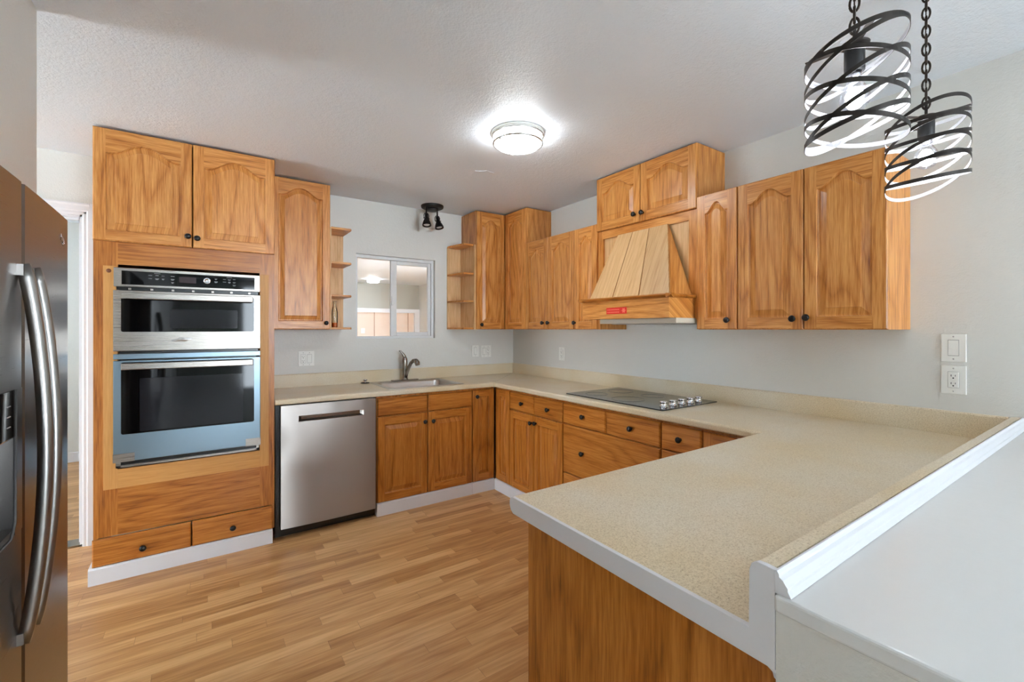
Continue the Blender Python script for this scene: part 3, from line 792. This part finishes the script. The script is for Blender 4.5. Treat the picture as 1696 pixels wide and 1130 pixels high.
MB().lathe([(.016, .006), (.017, .010), (.008, .014), (.009, .02), (.019, .024), (.020, .030), (.014, .033), (0, .034)], n=24).build('knob', M_CHROME, SS)

# ================================================================ COOKTOP
CK = thing('cooktop', (-.305, -1.885, .9145), '-x', 'black glass electric cooktop with five chrome knobs set in the worktop', 'cooktop')
m = MB(); m.prism(rrect(-.402, .402, -.268, .268, .008), 0, .006, 'z'); m.build('glass_top', M_CERAM, CK, .0015)
m = MB()
for cx_, cy_, r in ((-.25, .12, .09), (-.25, -.12, .075), (.03, .12, .075), (.03, -.12, .105)):
    for rr in (r, ):
        pts = [(cx_+rr*math.cos(2*PI*k/48), cy_+rr*math.sin(2*PI*k/48), .0061) for k in range(48)]
        m.tube(pts, .0008, 4, closed=True)
m.build('burner_ring', plain('burner_print', srgb(74, 76, 78), .3), CK)
for k in range(5):
    lx = .335; ly = -.17+k*.085
    o = MB().lathe([(.024, 0), (.024, .003), (.020, .005), (.0195, .022), (.021, .026), (.021, .030), (.018, .032), (0, .032)], n=24).build('knob', M_CHROME, CK)
    o.location = (lx, ly, .006)

# ================================================================ DISHWASHER
DW = thing('dishwasher', (-2.262, 0, 0), '-y', 'stainless dishwasher with pocket handle between the oven cabinet and sink cabinet', 'dishwasher')
MB().box(-.015, .634, -.585, -.03, .02, .868).build('tub', M_BLACK, DW)
MB().box(-.015, .640, -.560, -.555, .0, .095).build('kick_plate', M_BLACK, DW)
# slightly bowed door skin with a recessed pocket
HX0, HX1, HZ0, HZ1 = .117, .540, .757, .795
m = MB(); nx = 40
xs = sorted(set([.013+(.614*k)/nx for k in range(nx+1)]+[HX0, HX1])); zs = sorted(set([.070+.798*k/24 for k in range(25)]+[HZ0, HZ1]))
def dy(x, z): t = (x-.32)/.307; w = (z-.07)/.798; return -.612-.020*(1-.30*t*t)-.0016*math.sin(w*9+1.2)*math.cos(t*2.0)+.0008*math.sin(w*17+t*3)
vs = [(x, dy(x, z), z) for z in zs for x in xs]; nn = len(xs); fs = []
for j in range(len(zs)-1):
    for i in range(nn-1):
        if HX0-1e-6 <= xs[i] and xs[i+1] <= HX1+1e-6 and HZ0-1e-6 <= zs[j] and zs[j+1] <= HZ1+1e-6: continue
        fs.append((j*nn+i, j*nn+i+1, (j+1)*nn+i+1, (j+1)*nn+i))
m.add(vs, fs, 0, True)
m.box(.013, .020, -.622, -.588, .070, .868); m.box(.620, .627, -.622, -.588, .070, .868)
m.box(.013, .627, -.620, -.588, .862, .868); m.box(.013, .627, -.620, -.588, .070, .078)
dd = m.build('door', M_DW, DW)
m = MB(); yb = -.606
m.add([(HX0, dy(HX0, HZ1), HZ1), (HX1, dy(HX1, HZ1), HZ1), (HX1, dy(HX1, HZ0), HZ0), (HX0, dy(HX0, HZ0), HZ0), (HX0+.02, yb, HZ1-.002), (HX1-.02, yb, HZ1-.002), (HX1-.02, yb+.002, HZ0+.012), (HX0+.02, yb+.002, HZ0+.012)],
      [(0,1,5,4),(1,2,6,5),(2,3,7,6),(3,0,4,7),(4,5,6,7)])
m.build('pocket_handle', M_STEEL, dd)
m = MB(); m.tube([(HX0, dy(HX0, HZ0)-.001, HZ0), (HX1, dy(HX1, HZ0)-.001, HZ0), (HX1, dy(HX1, HZ1)-.001, HZ1), (HX0, dy(HX0, HZ1)-.001, HZ1)], .0016, 6, closed=True); m.build('handle_rim', M_CHROME, dd)

# ================================================================ REFRIGERATOR (faces +x)
F = thing('refrigerator', (-3.739, -2.388, 0), '+x', 'dark stainless side-by-side refrigerator with curved handles at the left edge', 'refrigerator')
# local x = +world y, local y = -world x
MB().box(-.445, .445, -.660, -.02, .03, 1.715).build('case', plain('case_grey', srgb(70, 68, 66), .5), F, .004)
MB().box(-.44, -.30, -.70, -.60, 1.715, 1.735).build('hinge_cover', M_BLKPL, F, .004)
MB().box(-.44, .44, -.665, -.62, .0, .06).build('kick_grille', M_BLKPL, F)
def fdoor(x0, x1, dispenser=False):
    m = MB(); z0, z1 = .07, 1.702; n = 14
    def yf(x): return -.737-.006*(1-((x)/.455)**2)
    poly = [(x0+(x1-x0)*k/n, yf(x0+(x1-x0)*k/n)) for k in range(n+1)]
    poly[0] = (x0, yf(x0)+.006); poly[-1] = (x1, yf(x1)+.006)
    poly.insert(1, (x0+.006, yf(x0+.006))); poly.insert(len(poly)-1, (x1-.006, yf(x1-.006)))
    poly += [(x1, -.665), (x0, -.665)]
    if not dispenser:
        m.prism(poly, z0, z1, 'z')
    else:
        # full door in pieces around the dispenser recess
        dx0, dx1, dz0, dz1 = -.36, -.040, .915, 1.235
        m.prism(poly, z0, dz0, 'z'); m.prism(poly, dz1, z1, 'z')
        def part(a, b):
            pp = [(a+(b-a)*k/6, yf(a+(b-a)*k/6)) for k in range(7)]+[(b, -.665), (a, -.665)]
            m.prism(pp, dz0, dz1, 'z')
        part(x0, dx0); part(dx1, x1)
    d = m.build('door', M_FRIDGE, F)
    if dispenser:
        r = MB(); r.box(dx0, dx1, -.70, -.666, dz0, dz1, 0)
        ds = r.build('dispenser_recess', M_BLACK, d)
        c = MB(); c.prism([(dx0, -.7425), (dx1, -.7445), (dx1, -.70), (dx0, -.70)], 1.13, dz1, 'z'); c.build('dispenser_panel', M_GLASSBLK, d, .004)
        t = MB(); t.box(dx0, dx1, -.742, -.70, dz0, dz0+.016)
        t.tube([(dx1-.002, -.744, dz1), (dx1-.002, -.744, dz0+.03), (dx1-.03, -.744, dz0), (dx0, -.742, dz0)], .003, 8)
        t.build('drip_tray', M_SCREEN, d)
        b = MB()
        for k in range(3): b.box(dx1-.055, dx1-.035, -.7455, -.7435, 1.158+k*.022, 1.160+k*.022)
        b.build('button_printing', M_PRINT, d)
    return d
fl = fdoor(-.450, .008, True); frr = fdoor(.020, .452)
MB().box(.0095, .0185, -.735, -.66, .07, 1.698).build('door_gasket', plain('gasket_light', srgb(200, 200, 198), .3, .3), F)
def fhandle(par, x):
    m = MB(); pts = []; n = 28
    for k in range(n+1):
        t = k/n; z = .665+(1.512-.665)*t; s = math.sin(PI*t)**.75 if 0 < t < 1 else 0
        pts.append((x, -.750-.036*s, z))
    sec = [(-.013, -.004), (-.011, -.008), (-.006, -.0105), (0, -.0115), (.006, -.0105), (.011, -.008), (.013, -.004), (.012, .006), (-.012, .006)]
    m.tube(pts, 1.0, sec=sec)
    m.box(x-.011, x+.011, -.754, -.738, .665, .69); m.box(x-.011, x+.011, -.754, -.738, 1.487, 1.512)
    return m.build('handle', M_FRH, par)
fhandle(fl, -.020); fhandle(frr, .058)
m = MB(); yl = -.7525
pts = [(.352, 1.645), (.356, 1.628), (.360, 1.640), (.364, 1.626), (.368, 1.638), (.374, 1.636), (.378, 1.624), (.384, 1.634), (.388, 1.622), (.380, 1.615), (.372, 1.620)]
m.tube([(x, -.737-.006*(1-(x/.455)**2)-.001, z) for x, z in pts], .0018, 6); m.build('badge', M_CHROME, frr)

# ================================================================ WALL PLATES
def plate(face, loc, kinds, label, cat, w1=.075, h=.118, grp='white wall plates'):
    w = w1+(len(kinds)-1)*.042
    t = thing('wall_plate' , loc, face, label, cat, grp)
    MB().box(-w/2, w/2, -.006, 0, -h/2, h/2).build('plate', M_PLASTIC, t, .002)
    for i, k in enumerate(kinds):
        xc = (i-(len(kinds)-1)/2)*.046
        if k == 's':
            f = MB().box(xc-.0175, xc+.0175, -.0065, -.004, -.0345, .0345).build('switch_frame', M_SCREEN2, t)
            m = MB(); m.prism([(-.0062, -.0325), (-.0095, -.0325), (-.0068, 0.0), (-.0082, .0325), (-.0062, .0325)], xc-.016, xc+.016, 'x'); m.build('rocker', M_PLASTIC, t)
        else:
            f = MB().box(xc-.0178, xc+.0178, -.0063, -.004, -.0348, .0348).build('outlet_gap', M_SCREEN2, t)
            f = MB().box(xc-.0165, xc+.0165, -.0082, -.004, -.0335, .0335).build('outlet_face', M_PLASTIC, t, .001)
            m = MB()
            for dz in (.018, -.015):
                m.box(xc-.0078, xc-.0056, -.0086, -.0082, dz-.004, dz+.004); m.box(xc+.0056, xc+.0074, -.0086, -.0082, dz-.0035, dz+.0035)
                m.lathe([(.0028, 0), (.0028, .0004)], (xc, -.0082, dz-.0105), 'y', 10, sign=-1, smooth=False)
            m.build('socket_slots', M_SLOT, f)
    m = MB(); 
    for i in range(len(kinds)):
        xc = (i-(len(kinds)-1)/2)*.046
        for z in (h/2-.012, -h/2+.012): m.lathe([(.003, 0), (.003, .0008), (0, .001)], (xc, -.006, z), 'y', 8, sign=-1)
    m.build('plate_screws', M_SATIN, t)
    return t
M_SCREEN2 = plain('plate_shadow_line', srgb(150, 150, 146), .5)
plate('-y', (-1.991, 0, 1.133), 'os', 'double wall plate with outlet and rocker switch above the dishwasher counter', 'outlet')
plate('-y', (-.453, 0, 1.152), 's', 'single rocker switch plate right of the sink near the corner', 'light switch', .075, .113)
plate('-y', (-.331, 0, 1.146), 'so', 'double wall plate with switch and outlet beside the corner', 'outlet', .076, .118)
plate('-x', (0, -.780, 1.145), 'o', 'single outlet plate on the cooktop wall near the corner', 'outlet')
plate('-x', (0, -3.339, 1.287), 's', 'white rocker switch plate on the right wall, above an outlet', 'light switch', .079, .120)
plate('-x', (0, -3.339, 1.150), 'o', 'white outlet plate on the right wall, below the rocker switch', 'outlet', .079, .122)
plate('-y', (.40, 6.8, 1.33), 's', 'switch plate on the pink boards seen through the window', 'light switch', .09, .12)

# ================================================================ BOTTLE
BT = thing('glass_bottle', (-1.805, -.125, 1.3812), '-y', 'clear glass bottle with a little orange liquid on the left end shelf', 'bottle')
MB().lathe([(0, 0), (.021, 0), (.023, .006), (.023, .12), (.019, .145), (.011, .168), (.010, .198), (.0125, .20), (.0125, .206), (.010, .208)], n=24).build('bottle_glass', M_BOTTLE, BT)
MB().lathe([(0, .003), (.0205, .003), (.0215, .008), (.0215, .036), (0, .036)], n=24).build('liquid', M_JUICE, BT)

# ================================================================ CEILING LIGHTS
def flush_light(loc, label):
    t = thing('ceiling_light', loc, '-y', label, 'ceiling light', 'round flush ceiling lights')
    MB().lathe([(.150, 0), (.150, -.010), (.142, -.012), (0, -.012)], n=48).build('mount_plate', M_PLASTIC, t)
    MB().lathe([(.128, -.012), (.130, -.030), (.129, -.058), (.118, -.072), (.08, -.080), (0, -.084)], n=48).build('diffuser', M_DIFF, t)
    for z, r in ((-.018, .141), (-.058, .136)):
        pts = [(r*math.cos(2*PI*k/64), r*math.sin(2*PI*k/64), z) for k in range(64)]
        MB().tube(pts, .0055, 8, closed=True).build('ring', M_SATIN, t)
    m = MB()
    for a in (math.radians(70), math.radians(190), math.radians(310)):
        x, y = .139*math.cos(a), .139*math.sin(a); m.tube([(x, y, -.016), (x*.985, y*.985, -.068)], .004, 8)
        m.lathe([(0, -.074), (.006, -.070), (.006, -.064), (0, -.060)], (x*.985, y*.985, 0), n=10)
    m.build('post', M_SATIN, t)
    return t
flush_light((-1.205, -1.800, H_CEIL-.0005), 'round flush ceiling light with satin rings in the middle of the kitchen')
flush_light((-1.6, -5.0, H_CEIL-.0005), 'unseen round ceiling light added over the living area for frontal fill')  # added lamp, out of view, fills the kitchen from the front
flush_light((.38, 5.95, H_CEIL-.0005), 'round ceiling light of the room seen through the window')

# twin spot
TS = thing('twin_spotlight', (-.985, -.165, H_CEIL), '-y', 'black twin spotlight on the ceiling above the sink window', 'spotlight')
MB().lathe([(.098, 0), (.100, -.006), (.096, -.020), (.085, -.026), (0, -.027)], n=40).build('mount_plate', M_BLKPL, TS)
MB().lathe([(.052, -.026), (.052, -.044), (.046, -.048), (0, -.048)], n=32).build('hub', M_BLKPL, TS)
def spot(x, y, tx, ty):
    m = MB(); m.tube([(0, 0, -.022), (0, 0, -.085)], .007, 10)
    # yoke
    m.tube([(-.022, 0, -.128), (-.024, 0, -.10), (-.014, 0, -.083), (.014, 0, -.083), (.024, 0, -.10), (.022, 0, -.128)], .0035, 6)
    a = m.build('arm', M_BLKPL, TS); a.location = (x, y, 0)
    h = MB(); h.lathe([(.010, -.005), (.015, .0), (.016, .035), (.019, .038), (.019, .044), (.022, .050), (.034, .078), (.039, .098), (.039, .106), (.034, .106), (.030, .092), (0, .088)], n=28, sign=-1)
    h.tube([(-.028, 0, -.038), (.028, 0, -.038)], .005, 8)
    o = h.build('lamp_head', M_BLKPL, TS); o.location = (x, y, -.092); o.rotation_euler = (tx, ty, 0)
    b = MB().lathe([(.028, .094), (.022, .101), (0, .103)], n=20, sign=-1).build('bulb_face', plain('bulb_frost', srgb(225, 225, 220), .3), o)
spot(-.070, -.030, math.radians(-12), math.radians(3)); spot(.052, .008, math.radians(-14), math.radians(-5))

# ================================================================ PENDANTS
def pendant(loc, ztop, label, seedv, rings):
    t = thing('pendant_light', (loc[0], loc[1], 0), '-y', label, 'pendant light', 'wire drum pendant lights over the bar')
    R = .100
    zb, zt = rings['zb'], rings['zt']
    MB().lathe([(.06, H_CEIL), (.06, H_CEIL-.012), (.045, H_CEIL-.024), (0, H_CEIL-.026)], n=28).build('canopy', M_CHAIN, t)
    # chain
    z = H_CEIL-.02; k = 0; LH = .038; m = MB()
    topz = zt+.035
    nl = max(2, round((z-topz)/.027)); stp = (z-topz)/nl
    for k in range(nl+1):
        zc = z-.012-k*stp; a = (k % 2)*PI/2+.3; pts = []
        for q in range(16):
            u = 2*PI*q/16; px = .0092*math.cos(u); pz = .0195*math.sin(u)
            pts.append((px*math.cos(a), px*math.sin(a), zc+pz))
        m.tube(pts, .0029, 6, closed=True)
    m.tube([(.002, 0, z), (.0035, .002, (z+topz)/2), (0, 0, topz-.03)], .0015, 5)
    m.build('chain', M_CHAIN, t)
    # spider holding the socket
    zs = zt-.022
    m = MB(); m.lathe([(.028, zs+.002), (.030, zs), (.026, zs-.003), (0, zs-.003)], n=28)
    m.tube([(0, 0, zs), (0, 0, topz-.01)], .004, 8)
    for a in (rings['a'], rings['a']+2*PI/3, rings['a']+4*PI/3):
        c, s = math.cos(a), math.sin(a); pp = [(.02*c-.006*s, .02*s+.006*c), (R*c-.006*s, R*s+.006*c), (R*c+.006*s, R*s-.006*c), (.02*c+.006*s, .02*s-.006*c)]
        m.prism(pp, zs-.002, zs, 'z')
    m.build('spider_bracket', M_STRAP, t)
    MB().lathe([(.010, zs), (.018, zs-.004), (.0205, zs-.012), (.0205, zs-.062), (.019, zs-.064), (0, zs-.064)], n=28).build('socket', M_BLKPL, t)
    zb2 = zs-.064
    b = MB().lathe([(.014, 0), (.0145, -.018), (.018, -.030), (.027, -.045), (.0305, -.060), (.029, -.076), (.020, -.089), (.008, -.095), (0, -.096)], (0, 0, zb2), n=28).build('bulb', M_BULBG, t)
    MB().lathe([(0, -.034), (.011, -.040), (.019, -.055), (.016, -.070), (0, -.080)], (0, 0, zb2), n=16).build('filament', M_BULB, b)
    MB().lathe([(.0125, -.001), (.0125, -.014), (.008, -.018), (0, -.02)], (0, 0, zb2), n=16).build('bulb_base', M_CHROME, b)
    # hoops
    n = 72; hh = .0055; th = .0012
    for (zc, amp, ph) in rings['hoops']:
        mo = MB(); vs = []
        for q in range(n):
            a = 2*PI*q/n; z0 = zc+amp*math.cos(a-ph); c, s = math.cos(a), math.sin(a)
            vs += [(R*c, R*s, z0-hh), (R*c, R*s, z0+hh), ((R-th)*c, (R-th)*s, z0+hh), ((R-th)*c, (R-th)*s, z0-hh)]
        fo = []; fi = []
        for q in range(n):
            j = q*4; k2 = ((q+1) % n)*4
            fo += [(j, k2, k2+1, j+1), (j+1, k2+1, k2+2, j+2), (j+3, k2+3, k2, j)]; fi += [(j+2, k2+2, k2+3, j+3)]
        mo.add(vs, fo+fi, 0, False)
        mo.m = [0]*len(fo)+[1]*len(fi)
        for i in range(len(mo.sm)): mo.sm[i] = False
        mo.build('hoop', [M_STRAP, M_STRAPIN], t)
    return t
def hoops_tilted(A):
    out = [(2.022, .030, A-.9)]
    for k in range(3):
        out.append((1.868+k*.066, .055, A-.75)); out.append((1.838+k*.073, .022, A+2.7))
    out.append((1.846, .030, A-.2))
    return out
def hoops_crossed(A):
    out = []
    for k in range(4):
        out.append((1.842+k*.054, .045, A-1.5)); out.append((1.832+k*.060, .020, A+.5))
    return out
# direction from pendant toward the camera ~ (-.95,-.3); image right ~ (.825,-.565)
P1 = (-1.383, -3.437); P2 = (-.800, -3.432)
RA = math.atan2(-.565, .825)
pendant(P1, 0, 'nearer black hoop drum pendant with lit clear bulb', 1, dict(zb=1.805, zt=2.062, a=RA+.2, hoops=hoops_tilted(RA)))
pendant(P2, 0, 'farther black hoop drum pendant with lit clear bulb, by the right wall', 2, dict(zb=1.792, zt=2.048, a=RA+1.1, hoops=hoops_crossed(RA)))
